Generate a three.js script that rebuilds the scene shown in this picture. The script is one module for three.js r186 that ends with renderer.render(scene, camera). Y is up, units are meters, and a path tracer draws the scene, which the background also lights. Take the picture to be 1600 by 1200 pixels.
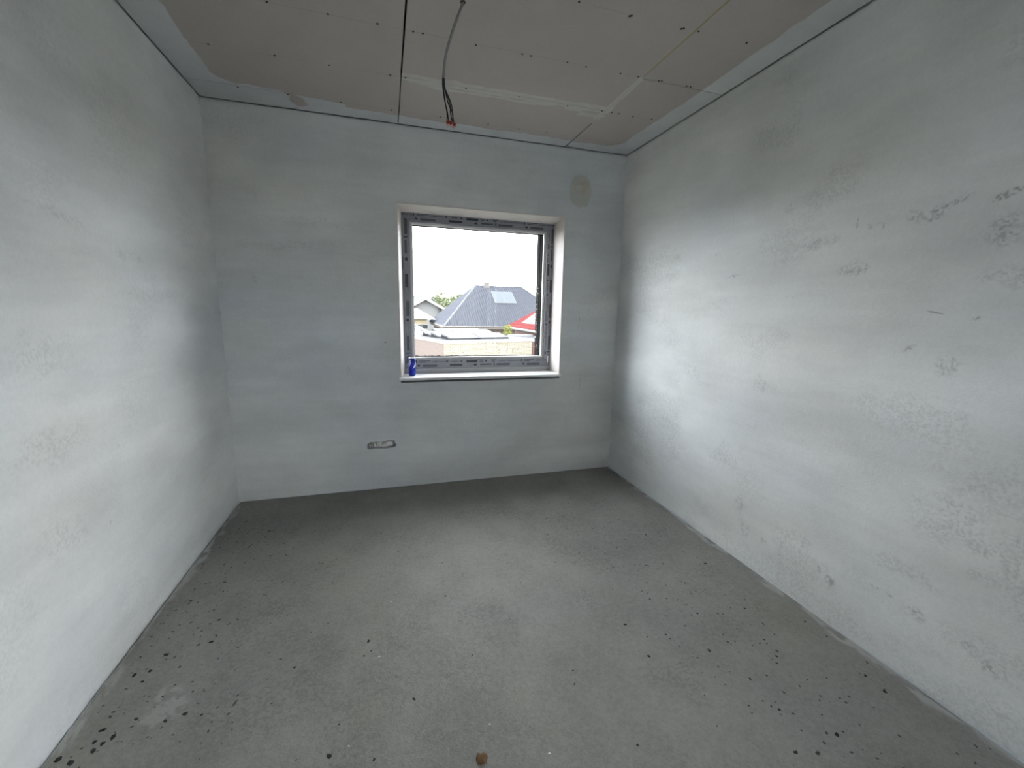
import * as THREE from 'three';
import { mergeGeometries, mergeVertices, toCreasedNormals } from 'three/addons/utils/BufferGeometryUtils.js';
import { RoundedBoxGeometry } from 'three/addons/geometries/RoundedBoxGeometry.js';

// ------------------------------------------------------------------ camera, sky, exposure
const scene = new THREE.Scene();
const W = 2.803, H = 2.5, DEPTH = 4.3;              // room width, height, length (x, y, z)
const EYE = [0.9916, 1.3138, 3.0982];
const camera = new THREE.PerspectiveCamera(84.595, 4 / 3, 0.05, 400);
camera.rotation.order = 'YXZ';
camera.rotation.set(-0.1723, -0.2911, 0.0195);
camera.position.set(...EYE);
scene.add(camera);
const renderer = new THREE.WebGLRenderer({ antialias: true });
renderer.toneMapping = THREE.LinearToneMapping;
renderer.toneMappingExposure = 20.5;
renderer.shadowMap.enabled = true;
{ // even overcast sky: bright low haze, less bright overhead, faintly blue
  const w = 64, h = 128, d = new Float32Array(w * h * 4);
  for (let j = 0; j < h; j++) {
    const el = ((j + 0.5) / h - 0.5) * Math.PI, s = Math.max(0, Math.sin(el)), L = 1.0 - 0.45 * s;
    for (let i = 0; i < w; i++) d.set([L * 0.96, L * 1.0, L * 1.045, 1], (j * w + i) * 4);
  }
  const t = new THREE.DataTexture(d, w, h, THREE.RGBAFormat, THREE.FloatType);
  t.mapping = THREE.EquirectangularReflectionMapping; t.magFilter = THREE.LinearFilter; t.minFilter = THREE.LinearFilter; t.needsUpdate = true;
  scene.background = t;
}

// ------------------------------------------------------------------ helpers
let seed = 1;
const srand = (s) => { seed = s >>> 0; };
const rnd = () => { seed = (seed + 0x6D2B79F5) >>> 0; let t = seed; t = Math.imul(t ^ (t >>> 15), t | 1); t ^= t + Math.imul(t ^ (t >>> 7), t | 61); return ((t ^ (t >>> 14)) >>> 0) / 4294967296; };
const rr = (a, b) => a + (b - a) * rnd();
const lerp = (a, b, t) => a + (b - a) * t, clamp = (x, a = 0, b = 1) => Math.min(b, Math.max(a, x));
const smooth = (a, b, x) => { const t = clamp((x - a) / (b - a)); return t * t * (3 - 2 * t); };
const NN = 256, lattice = new Float32Array(NN * NN);
srand(77); for (let i = 0; i < NN * NN; i++) lattice[i] = rnd();
function noise(x, y) {
  const xi = Math.floor(x), yi = Math.floor(y); let fx = x - xi, fy = y - yi;
  fx = fx * fx * (3 - 2 * fx); fy = fy * fy * (3 - 2 * fy);
  const x0 = xi & 255, x1 = (xi + 1) & 255, y0 = (yi & 255) * NN, y1 = ((yi + 1) & 255) * NN;
  const a = lattice[y0 + x0], b = lattice[y0 + x1], c = lattice[y1 + x0], d = lattice[y1 + x1];
  return a + (b - a) * fx + (c - a) * fy + (a - b - c + d) * fx * fy;
}
function fbm(x, y, o = 4) { let s = 0, a = 0.5, n = 0; for (let i = 0; i < o; i++) { s += a * noise(x, y); n += a; x = x * 2.03 + 17.3; y = y * 2.03 + 9.1; a *= 0.5; } return s / n; }
const toS = (c) => { c = clamp(c); return 255 * (c <= 0.0031308 ? 12.92 * c : 1.055 * Math.pow(c, 1 / 2.4) - 0.055); };
function paint(wm, hm, ppm, fn) {               // colour texture over wm x hm metres, fn(x, y) -> linear rgb
  const w = Math.round(wm * ppm), h = Math.round(hm * ppm), d = new Uint8Array(w * h * 4), c = [0, 0, 0];
  for (let j = 0; j < h; j++) for (let i = 0; i < w; i++) {
    fn((i + 0.5) / w * wm, (j + 0.5) / h * hm, c);
    const k = (j * w + i) * 4; d[k] = toS(c[0]); d[k + 1] = toS(c[1]); d[k + 2] = toS(c[2]); d[k + 3] = 255;
  }
  const t = new THREE.DataTexture(d, w, h, THREE.RGBAFormat); t.colorSpace = THREE.SRGBColorSpace;
  t.magFilter = THREE.LinearFilter; t.minFilter = THREE.LinearMipmapLinearFilter; t.generateMipmaps = true;
  t.wrapS = t.wrapT = THREE.RepeatWrapping; t.repeat.set(1 / wm, 1 / hm); t.needsUpdate = true; return t;
}
function grey(n, metres, fn) {                  // tiling data texture (relief)
  const d = new Uint8Array(n * n * 4);
  for (let j = 0; j < n; j++) for (let i = 0; i < n; i++) { const v = 255 * clamp(fn(i / n, j / n)), k = (j * n + i) * 4; d[k] = d[k + 1] = d[k + 2] = v; d[k + 3] = 255; }
  const t = new THREE.DataTexture(d, n, n, THREE.RGBAFormat); t.magFilter = THREE.LinearFilter; t.minFilter = THREE.LinearMipmapLinearFilter; t.generateMipmaps = true;
  t.wrapS = t.wrapT = THREE.RepeatWrapping; t.repeat.set(1 / metres, 1 / metres); t.needsUpdate = true; return t;
}
const dull = (r, g, b, rough = 0.9, extra = {}) => new THREE.MeshPhysicalMaterial({ color: new THREE.Color().setRGB(r, g, b), roughness: rough, specularIntensity: 0.15, ...extra });
const mat = (r, g, b, rough = 0.8, extra = {}) => new THREE.MeshStandardMaterial({ color: new THREE.Color().setRGB(r, g, b), roughness: rough, ...extra });
function planarUV(g) {                          // uv in metres by the way each face points
  const p = g.attributes.position, n = g.attributes.normal, uv = new Float32Array(p.count * 2);
  for (let i = 0; i < p.count; i++) {
    const ax = Math.abs(n.getX(i)), ay = Math.abs(n.getY(i));
    if (ay > 0.7) { uv[2 * i] = p.getX(i); uv[2 * i + 1] = p.getZ(i); }
    else if (ax > 0.7) { uv[2 * i] = p.getZ(i); uv[2 * i + 1] = p.getY(i); }
    else { uv[2 * i] = p.getX(i); uv[2 * i + 1] = p.getY(i); }
  }
  g.setAttribute('uv', new THREE.BufferAttribute(uv, 2)); return g;
}
const box = (x0, x1, y0, y1, z0, z1) => planarUV(new THREE.BoxGeometry(x1 - x0, y1 - y0, z1 - z0).translate((x0 + x1) / 2, (y0 + y1) / 2, (z0 + z1) / 2));
const rbox = (x0, x1, y0, y1, z0, z1, r = 0.003) => planarUV(new RoundedBoxGeometry(x1 - x0, y1 - y0, z1 - z0, 2, r).translate((x0 + x1) / 2, (y0 + y1) / 2, (z0 + z1) / 2));
const taken = new Map();
function numbered(n) { const k = taken.get(n) ?? 0; taken.set(n, k + 1); return k ? n + '_' + String(k).padStart(3, '0') : n; }
function mesh(name, g, m, parent = scene) {
  if (Array.isArray(g)) g = mergeGeometries(g.map((q) => (q.index ? q.toNonIndexed() : q)));
  const o = new THREE.Mesh(g, m); o.name = parent === scene ? numbered(name) : name; o.castShadow = o.receiveShadow = true; parent.add(o); return o;
}
function group(name, x = 0, y = 0, z = 0) { const o = new THREE.Group(); o.name = numbered(name); o.position.set(x, y, z); scene.add(o); return o; }
function tag(o, label, category, grp) { o.userData.label = label; o.userData.category = category; if (grp) o.userData.group = grp; return o; }
function struct(o, label, category) { o.userData.kind = 'structure'; o.userData.label = label; o.userData.category = category; return o; }
const stuff = (o) => { o.userData.kind = 'stuff'; return o; };

// ------------------------------------------------------------------ plaster, screed and board materials
const plasterBump = grey(1024, 1.0, (u, v) => {
  const x = u * 256, y = v * 256;
  return 0.35 * noise(x, y) + 0.35 * noise(x / 4, y / 8 + 31) + 0.3 * noise(x / 16 + 7, y / 32 + 3);
});
const floorBump = grey(1024, 1.0, (u, v) => 0.5 * noise(u * 256, v * 256) + 0.3 * noise(u * 64, v * 64 + 11) + 0.2 * noise(u * 16 + 5, v * 16));
// A grimy mark: [x, y, half width, half height, turn, strength, grain size]
function smudges(list) {
  return (x, y) => {
    let s = 0;
    for (const [mx, my, rx, ry, turn, k, grain = 90] of list) {
      const dx0 = x - mx, dy0 = y - my; if (Math.abs(dx0) > rx + ry || Math.abs(dy0) > rx + ry) continue;
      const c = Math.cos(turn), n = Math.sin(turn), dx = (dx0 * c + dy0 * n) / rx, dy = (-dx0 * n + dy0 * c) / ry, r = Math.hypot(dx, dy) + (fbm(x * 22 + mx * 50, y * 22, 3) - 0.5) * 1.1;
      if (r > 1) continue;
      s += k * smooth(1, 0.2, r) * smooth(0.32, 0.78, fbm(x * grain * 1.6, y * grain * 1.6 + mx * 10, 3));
    }
    return s;
  };
}
function plaster(wm, hm, ox, marks, grime, extra) {     // trowelled grey gypsum plaster: broad trowel bands, cloudy patches, fine speckle
  const sm = smudges(marks);
  return paint(wm, hm, 430, (x, y, c) => {
    const band = fbm(x * 0.9 + ox, y * 4.5 + ox * 3, 4) - 0.5, cloud = fbm(x * 2.6 + ox * 2, y * 3.1 + 40, 5) - 0.5;
    const streak = fbm(x * 6 + ox, y * 42 + 5, 3) - 0.5, fine = noise(x * 300, y * 300) - 0.5, fine2 = noise(x * 110 + 9, y * 110) - 0.5;
    const dirt = smooth(0.56, 0.74, fbm(x * 3.2 + ox * 5, y * 4.2 + 13, 4)) * smooth(0.30, 0.80, fbm(x * 150, y * 150 + ox, 2));
    const tint = fbm(x * 1.3 + 60 + ox, y * 1.7, 3) - 0.5;
    let v = 0.74 * (1 + 0.36 * band + 0.30 * cloud + 0.06 * streak + 0.045 * fine + 0.04 * fine2 - grime * dirt);
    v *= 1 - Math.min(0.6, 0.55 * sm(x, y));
    c[0] = v * (0.975 + 0.07 * tint); c[1] = v * (1.0 + 0.01 * tint); c[2] = v * (0.995 - 0.11 * tint);
    if (extra) extra(x, y, c);
  });
}
const plasterMat = (t) => new THREE.MeshStandardMaterial({ map: t, roughness: 0.85, bumpMap: plasterBump, bumpScale: 0.0007 });

// marks on each wall in metres: (z, y) on the side walls, (x, y) on the window wall
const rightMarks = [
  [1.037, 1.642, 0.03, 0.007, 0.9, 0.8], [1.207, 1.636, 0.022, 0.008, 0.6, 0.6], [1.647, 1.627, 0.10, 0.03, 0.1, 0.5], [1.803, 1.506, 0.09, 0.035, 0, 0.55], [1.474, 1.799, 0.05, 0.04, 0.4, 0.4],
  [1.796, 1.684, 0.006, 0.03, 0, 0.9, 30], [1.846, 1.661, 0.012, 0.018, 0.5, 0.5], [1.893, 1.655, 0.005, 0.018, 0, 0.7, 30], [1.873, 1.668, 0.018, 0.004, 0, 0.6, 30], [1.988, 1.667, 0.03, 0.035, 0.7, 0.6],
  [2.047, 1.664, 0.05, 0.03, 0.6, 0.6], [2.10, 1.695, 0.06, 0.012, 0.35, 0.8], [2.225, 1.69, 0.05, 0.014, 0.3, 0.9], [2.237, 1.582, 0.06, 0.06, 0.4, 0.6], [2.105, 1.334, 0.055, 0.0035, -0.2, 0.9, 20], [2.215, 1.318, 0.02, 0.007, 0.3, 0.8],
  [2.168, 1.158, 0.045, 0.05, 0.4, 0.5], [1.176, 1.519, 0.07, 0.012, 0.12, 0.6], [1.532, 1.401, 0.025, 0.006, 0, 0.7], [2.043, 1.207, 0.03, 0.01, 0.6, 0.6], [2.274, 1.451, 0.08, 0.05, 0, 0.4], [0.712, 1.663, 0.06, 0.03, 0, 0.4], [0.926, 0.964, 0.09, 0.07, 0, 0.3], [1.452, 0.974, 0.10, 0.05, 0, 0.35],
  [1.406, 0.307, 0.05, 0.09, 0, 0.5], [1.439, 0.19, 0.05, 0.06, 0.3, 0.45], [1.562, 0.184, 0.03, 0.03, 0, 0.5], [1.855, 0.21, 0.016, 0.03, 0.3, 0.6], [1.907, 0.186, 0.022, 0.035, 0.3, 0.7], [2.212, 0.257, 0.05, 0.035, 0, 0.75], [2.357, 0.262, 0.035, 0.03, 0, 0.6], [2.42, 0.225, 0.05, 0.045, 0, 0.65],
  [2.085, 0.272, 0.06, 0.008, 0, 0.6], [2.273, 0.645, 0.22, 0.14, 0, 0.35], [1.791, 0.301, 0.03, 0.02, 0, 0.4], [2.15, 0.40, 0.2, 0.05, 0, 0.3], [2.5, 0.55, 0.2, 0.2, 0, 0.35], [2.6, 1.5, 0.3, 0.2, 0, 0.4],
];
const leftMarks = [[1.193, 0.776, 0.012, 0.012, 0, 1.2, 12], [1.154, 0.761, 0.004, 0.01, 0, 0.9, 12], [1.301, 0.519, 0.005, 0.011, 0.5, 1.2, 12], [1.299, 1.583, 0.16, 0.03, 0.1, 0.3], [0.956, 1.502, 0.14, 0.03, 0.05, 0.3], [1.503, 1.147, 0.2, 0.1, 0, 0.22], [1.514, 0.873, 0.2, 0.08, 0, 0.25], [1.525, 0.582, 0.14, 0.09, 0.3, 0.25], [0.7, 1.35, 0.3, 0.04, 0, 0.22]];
const backMarks = [[0.738, 0.9, 0.035, 0.04, 0, 0.4], [0.213, 1.483, 0.035, 0.04, 0, 0.3], [0.45, 1.703, 0.4, 0.05, 0.05, 0.25], [0.985, 1.077, 0.008, 0.008, 0, 0.8, 12], [2.467, 1.25, 0.012, 0.07, 0, 0.5], [0.037, 0.976, 0.006, 0.008, 0, 0.8, 12], [0.603, 1.85, 0.4, 0.05, 0, 0.2], [2.5, 0.75, 0.02, 0.1, 0, 0.3]];
const damp = (x, y, c) => {                     // brown damp stain with a darker tide line, above the window's right corner
  const dx = (x - 2.43) / 0.088, dy = (y - 2.213) / 0.122, r = Math.hypot(dx, dy) + (fbm(x * 14, y * 14, 3) - 0.5) * 0.35;
  const a = smooth(1.04, 0.92, r) * 0.55, i = smooth(0.9, 0.7, Math.hypot((x - 2.44) / 0.075, (y - 2.24) / 0.06) + (fbm(x * 18 + 5, y * 18, 3) - 0.5) * 0.6) * 0.4 * (1 - smooth(0.5, 0.4, Math.hypot((x - 2.415) / 0.06, (y - 2.232) / 0.05)));
  const k = a; c[0] *= 1 - 0.22 * k - 0.06 * i; c[1] *= 1 - 0.27 * k - 0.22 * i; c[2] *= 1 - 0.42 * k - 0.34 * i;
};
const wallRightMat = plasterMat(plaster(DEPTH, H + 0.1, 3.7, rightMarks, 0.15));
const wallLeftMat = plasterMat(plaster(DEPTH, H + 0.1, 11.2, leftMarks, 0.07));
const wallBackMat = plasterMat(plaster(W, H + 0.1, 23.9, backMarks, 0.06, damp));
const plainPlaster = mat(0.72, 0.74, 0.74, 0.85, { bumpMap: plasterBump, bumpScale: 0.0012 });

// ------------------------------------------------------------------ room shell
const WIN = { x0: 1.086, x1: 2.313, y0: 0.815, y1: 2.013 };
const T = 0.25, TOP = H + 0.1, PL = H - 0.0048, RB = 0.03;   // the plaster stops 5 mm short of the boards; the raw wall above is set back 3 cm
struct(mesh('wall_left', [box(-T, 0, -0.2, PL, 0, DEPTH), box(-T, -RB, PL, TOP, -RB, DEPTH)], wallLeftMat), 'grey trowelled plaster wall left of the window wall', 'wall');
const RW = { z0: 3.45, z1: 4.12, y0: 0.02, y1: 2.1 };     // glazed door beside and behind the viewer: its light reaches the left wall and the window wall
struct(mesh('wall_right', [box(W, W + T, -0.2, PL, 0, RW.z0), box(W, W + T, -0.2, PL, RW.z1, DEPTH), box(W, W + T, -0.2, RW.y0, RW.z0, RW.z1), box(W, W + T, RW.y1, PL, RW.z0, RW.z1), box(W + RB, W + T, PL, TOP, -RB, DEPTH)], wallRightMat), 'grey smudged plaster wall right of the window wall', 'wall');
// window wall: a facing layer with the window opening and the chiselled slot, and the masonry behind with the opening only
const slotPts = []; srand(5);
{ const cx = 0.936, cy = 0.331, hw = 0.099, hh = 0.031, n = 40;
  for (let i = 0; i < n; i++) { const a = i / n * Math.PI * 2, c = Math.cos(a), s = Math.sin(a), e = 0.45;
    slotPts.push(new THREE.Vector2(cx + hw * Math.sign(c) * Math.abs(c) ** e * rr(0.96, 1.03) , cy + hh * Math.sign(s) * Math.abs(s) ** e * rr(0.86, 1.08) + 0.05 * (cx + hw * c - cx) * 0.6)); } }
{
  const rect = (x0, x1, y0, y1, C = THREE.Shape) => { const s = new C(); s.moveTo(x0, y0); s.lineTo(x1, y0); s.lineTo(x1, y1); s.lineTo(x0, y1); s.closePath(); return s; };
  const a = rect(-T, W + T, -0.2, PL), b = rect(-T, W + T, -0.2, TOP);
  a.holes.push(rect(WIN.x0, WIN.x1, WIN.y0 - 0.03, WIN.y1, THREE.Path), new THREE.Path(slotPts)); b.holes.push(rect(WIN.x0, WIN.x1, WIN.y0 - 0.03, WIN.y1, THREE.Path));
  const g1 = new THREE.ExtrudeGeometry(a, { depth: 0.05, bevelEnabled: false }).translate(0, 0, -0.05), g2 = new THREE.ExtrudeGeometry(b, { depth: 0.35, bevelEnabled: false }).translate(0, 0, -0.40);
  planarUV(g1); planarUV(g2);
  const w = struct(mesh('wall_back', [g1, g2], wallBackMat), 'grey plaster wall holding the window, with a brown stain near the top right', 'wall');
  // what is left of the mortar inside the slot
  const n = 60, m = 16, pos = [], idx = [], x0 = 0.843, x1 = 1.026, y0 = 0.309, y1 = 0.362;
  for (let j = 0; j <= m; j++) for (let i = 0; i <= n; i++) {
    const x = lerp(x0, x1, i / n), y = lerp(y0, y1, j / m) + (x - 0.936) * 0.03, e = Math.min(i / 4, (n - i) / 3, j / 3, (m - j) / 2.5, 1);
    pos.push(x, y, -0.040 + 0.037 * clamp(e) * smooth(0.22, 0.52, fbm(x * 55, y * 55, 4)) + (rnd() - 0.5) * 0.004);
  }
  for (let j = 0; j < m; j++) for (let i = 0; i < n; i++) { const k = j * (n + 1) + i; idx.push(k, k + 1, k + n + 2, k, k + n + 2, k + n + 1); }
  const g = new THREE.BufferGeometry(); g.setAttribute('position', new THREE.Float32BufferAttribute(pos, 3)); g.setIndex(idx); g.computeVertexNormals(); planarUV(g);
  const r = mesh('socket_recess', g, mat(0.78, 0.78, 0.76, 0.95), w); r.userData.label = 'rough chiselled slot half filled with crumbly mortar';
}
struct(mesh('wall_rear', box(-T, W + T, -0.2, TOP, DEPTH, DEPTH + T), plainPlaster), 'grey plaster wall behind the viewer', 'wall');
struct(mesh('ceiling_slab', box(-T, W + T, TOP - 0.02, TOP + 0.2, -0.4, DEPTH + T), mat(0.16, 0.15, 0.14, 0.95)), 'dark raw deck above the plasterboard ceiling', 'ceiling');

// screed floor: stops short of the walls; a foam edge strip stands in the joint
const crumbs = [[0.038, 1.749], [0.079, 1.770], [0.106, 1.677], [0.107, 1.716], [0.132, 1.728], [0.119, 1.746], [0.151, 1.711], [0.135, 1.458], [0.068, 1.375], [0.154, 1.386], [0.090, 1.463], [0.213, 1.260], [0.278, 1.230], [0.113, 1.064], [0.278, 1.693], [0.326, 1.682], [0.227, 1.590], [0.250, 1.362], [0.186, 1.661], [0.103, 1.613], [0.131, 1.502], [0.292, 1.358],
  [2.285, 1.731], [2.070, 1.826], [2.289, 1.903], [2.518, 1.761], [2.420, 2.014], [2.233, 2.070], [2.593, 1.423], [1.934, 1.881], [2.659, 2.241], [2.154, 2.318], [2.229, 2.194], [2.333, 2.310], [2.665, 2.173],
  [0.888, 1.516], [0.874, 1.589], [1.220, 1.324], [1.936, 1.707], [0.791, 1.949], [0.920, 1.995], [1.698, 2.168], [1.046, 1.826]];
const floorTex = paint(W, DEPTH, 470, (x, z, c) => {
  const cloud = fbm(x * 1.7 + 3, z * 1.9, 5) - 0.5, mid = fbm(x * 7 + 9, z * 6, 4) - 0.5, fine = noise(x * 260, z * 260) - 0.5, fine2 = noise(x * 90, z * 90 + 3) - 0.5;
  let v = 0.225 * (1 + 0.40 * cloud + 0.30 * mid + 0.20 * fine + 0.16 * fine2);
  const tint = fbm(x * 2.2 + 50, z * 2.2, 3) - 0.5;
  // pale dried slurry: ragged streak beside both long walls and one patch at the front left
  const edge = Math.min(x, W - x), sl = smooth(0.055, 0.03, edge + (fbm(x * 9 + 1, z * 9, 4) - 0.5) * 0.08) * smooth(0.4, 0.6, fbm(x * 30, z * 12, 3));
  const pt = smooth(1, 0.55, Math.hypot((x - 0.257) / 0.075, (z - 1.62) / 0.085) + (fbm(x * 25, z * 25, 3) - 0.5) * 0.9) * smooth(0.3, 0.6, fbm(x * 60, z * 60, 3));
  const pale = Math.max(0.85 * sl, 0.5 * pt); v = lerp(v, 0.40, pale);
  // dark scuffs with grain
  v *= 1 - 0.16 * smooth(0.56, 0.78, fbm(x * 5 + 20, z * 4 + 6, 4)) * smooth(0.4, 0.7, fbm(x * 120, z * 120, 2));
  c[0] = v * (1.0 + 0.05 * tint); c[1] = v * (0.985 + 0.01 * tint); c[2] = v * (0.905 - 0.09 * tint + 0.06 * pale);
});
{ // spatter of dark spots, too small to be more than a stain each
  srand(91); const d = floorTex.image.data, fw = floorTex.image.width, fh = floorTex.image.height, ppm = fw / W;
  const spot = (x, z, r, k, stretch = 1, turn = 0) => {
    const R = r * Math.max(1, stretch) * ppm + 2, cx = x * ppm, cy = z * ppm, ct = Math.cos(turn), st = Math.sin(turn);
    for (let j = Math.floor(cy - R); j <= cy + R; j++) for (let i = Math.floor(cx - R); i <= cx + R; i++) {
      if (i < 0 || j < 0 || i >= fw || j >= fh) continue;
      const ux = i - cx, uy = j - cy, q = Math.hypot((ux * ct + uy * st) / stretch, -ux * st + uy * ct) / (r * ppm), a = k * smooth(1.2, 0.6, q + (noise(i * 0.9, j * 0.9) - 0.5) * 0.6); if (a <= 0) continue;
      const p = (j * fw + i) * 4; d[p] *= 1 - a; d[p + 1] *= 1 - a; d[p + 2] *= 1 - a;
    }
  };
  for (let i = 0; i < 900; i++) { // dense beside the two long walls, sparse in the middle
    const t = rnd(); let x, z;
    if (t < 0.42) { x = Math.abs(rr(-0.25, 0.35) + rr(-0.25, 0.35)) + 0.05; z = rr(0.25, 2.6); } else if (t < 0.86) { x = 2.36 + (rr(-0.3, 0.3) + rr(-0.3, 0.3)) * 0.8; z = rr(0.4, 3.0); } else { x = rr(0.1, 2.7); z = rr(0.1, 3); }
    spot(x, z, rr(0.0012, 0.0034) * (rnd() < 0.12 ? 1.6 : 1), rr(0.45, 0.85), rr(1, 2), rr(0, 3));
  }
}
struct(mesh('floor', box(0.011, W - 0.011, -0.2, 0, 0.011, DEPTH - 0.011), new THREE.MeshStandardMaterial({ map: floorTex, roughness: 0.62, bumpMap: floorBump, bumpScale: 0.0012 })), 'bare grey screed floor with dark spots and dust', 'floor');
struct(mesh('floor_base', box(-T, W + T, -0.4, -0.2, -0.4, DEPTH + T), mat(0.2, 0.2, 0.2, 0.9)), 'raw slab under the screed', 'floor');
{ // foam edge strip: ragged top, a hair above or below the screed
  const strip = (ax, a0, a1, other, sunk) => {
    const n = Math.round((a1 - a0) / 0.02), pos = [], idx = [];
    for (let i = 0; i <= n; i++) {
      const t = lerp(a0, a1, i / n), top = -0.003 - sunk + 0.007 * smooth(0.35, 0.75, fbm(t * 3 + other * 7, 2, 3)) + rr(-0.0015, 0.0015), o = 0.0022 * (noise(t * 4, other) - 0.5);
      for (const [w, y] of [[-0.0018, -0.15], [-0.0018, top], [0.0018, top], [0.0018, -0.15]]) pos.push(...(ax === 'z' ? [other + w + o, y, t] : [t, y, other + w + o]));
    }
    for (let i = 0; i < n; i++) for (let k = 0; k < 3; k++) { const a = i * 4 + k, b = a + 4; idx.push(a, b, b + 1, a, b + 1, a + 1); }
    const g = new THREE.BufferGeometry(); g.setAttribute('position', new THREE.Float32BufferAttribute(pos, 3)); g.setIndex(idx); return toCreasedNormals(g, 0.6);
  };
  srand(12); const foam = mat(0.55, 0.6, 0.66, 0.7);
  struct(mesh('trim_1', strip('z', 0.01, DEPTH - 0.01, 0.0088, 0.005), foam), 'thin pale foam edge strip between floor and left wall', 'edge strip');
  struct(mesh('trim_2', strip('z', 0.01, DEPTH - 0.01, W - 0.0088, -0.002), foam), 'thin pale foam edge strip between floor and right wall', 'edge strip');
  struct(mesh('trim_3', strip('x', 0.01, W - 0.01, 0.0088, 0.001), foam), 'thin pale foam edge strip between floor and window wall', 'edge strip');
}

// ------------------------------------------------------------------ plasterboard ceiling
const filler = (x, z) => {                      // skim of grey-white filler: along the walls, over the cross joint, over part of the long joint
  const e1 = 0.165 + 0.06 * smooth(0.9, 0.2, z) * 0 + 0.03 * (fbm(z * 3 + 4, 1, 3) - 0.5), e2 = 0.145 + 0.03 * (fbm(z * 3 + 9, 5, 3) - 0.5);
  const e3 = (x < 0.48 ? 0.24 : x < 0.8 ? lerp(0.21, 0.17, (x - 0.48) / 0.32) : 0.125) + 0.035 * (fbm(x * 4, 8, 3) - 0.5);
  const rag = (fbm(x * 16, z * 16, 3) - 0.5) * 0.03;
  const r = 0.12, dl = x - e1, dr = W - x - e2, db = z - e3 + rag; let d = Math.min(dl, dr) + rag * 0.6;
  // rounded inner corners
  const cd = (a, b) => (a < r && b < r ? r - Math.hypot(r - a, r - b) : Math.min(a, b));
  d = Math.min(cd(dl + rag * 0.6, db), cd(dr + rag * 0.6, db));
  const A = smooth(0.004, -0.004, d);
  const up = 0.64 + 0.03 * (fbm(x * 7, 3, 3) - 0.5), lo = 0.53 + 0.05 * (fbm(x * 6, 30, 3) - 0.5) - (x > 2.15 ? 0.05 : 0);
  const B = x > 1.1 && x < 2.32 ? smooth(up + 0.004, up - 0.004, z + rag) * smooth(lo - 0.004, lo + 0.004, z + rag) * smooth(0.34, 0.5, fbm(x * 9 + 3, z * 45, 3) + (Math.abs(z - 0.6) < 0.03 ? 0.2 : 0)) : 0;
  const C = smooth(0.02, 0.014, Math.abs(x - 2.292) + rag * 0.3) * smooth(0.45, 0.5, z) * smooth(1.0, 0.96, z);
  return [A, Math.max(B, C)];
};
const boardTex = paint(W, DEPTH, 400, (x, z, c) => {
  const cloud = fbm(x * 2 + 8, z * 2, 4) - 0.5, fine = noise(x * 240, z * 240) - 0.5, mid = fbm(x * 14, z * 14, 3) - 0.5;
  let v = 0.44 * (1 + 0.12 * cloud + 0.05 * mid + 0.05 * fine), r = v * 1.06, g = v * 0.965, b = v * 0.89;
  let k = 1; for (const l of [0.19, 0.59, 0.985, 1.37, 1.76]) k = Math.min(k, 1 - 0.14 * smooth(0.004, 0.0015, Math.abs(z - l + 0.004 * (noise(x * 5, l * 9) - 0.5))) * smooth(0.35, 0.6, noise(x * 8, l * 31)));
  r *= k; g *= k; b *= k;
  const [A, B] = filler(x, z), s = 0.62 * (1 + 0.25 * (fbm(x * 5 + 3, z * 5, 4) - 0.5) + 0.06 * fine);
  const pink = smooth(1, 0.6, Math.hypot((x - 0.535) / 0.05, (z - 0.12) / 0.1) + (fbm(x * 20, z * 20, 3) - 0.5));   // bare board showing in the skim
  r = lerp(r, s * 0.975, A * (1 - pink)); g = lerp(g, s * 1.0, A * (1 - pink)); b = lerp(b, s * 1.0, A * (1 - pink));
  const q = 0.58 * (1 + 0.2 * (fbm(x * 20, z * 40, 3) - 0.5)); r = lerp(r, q, B * 0.75); g = lerp(g, q * 0.985, B * 0.75); b = lerp(b, q * 0.93, B * 0.75);
  c[0] = r; c[1] = g; c[2] = b;
});
const boardMat = new THREE.MeshStandardMaterial({ map: boardTex, roughness: 0.88, bumpMap: floorBump, bumpScale: 0.0004 });
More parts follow.
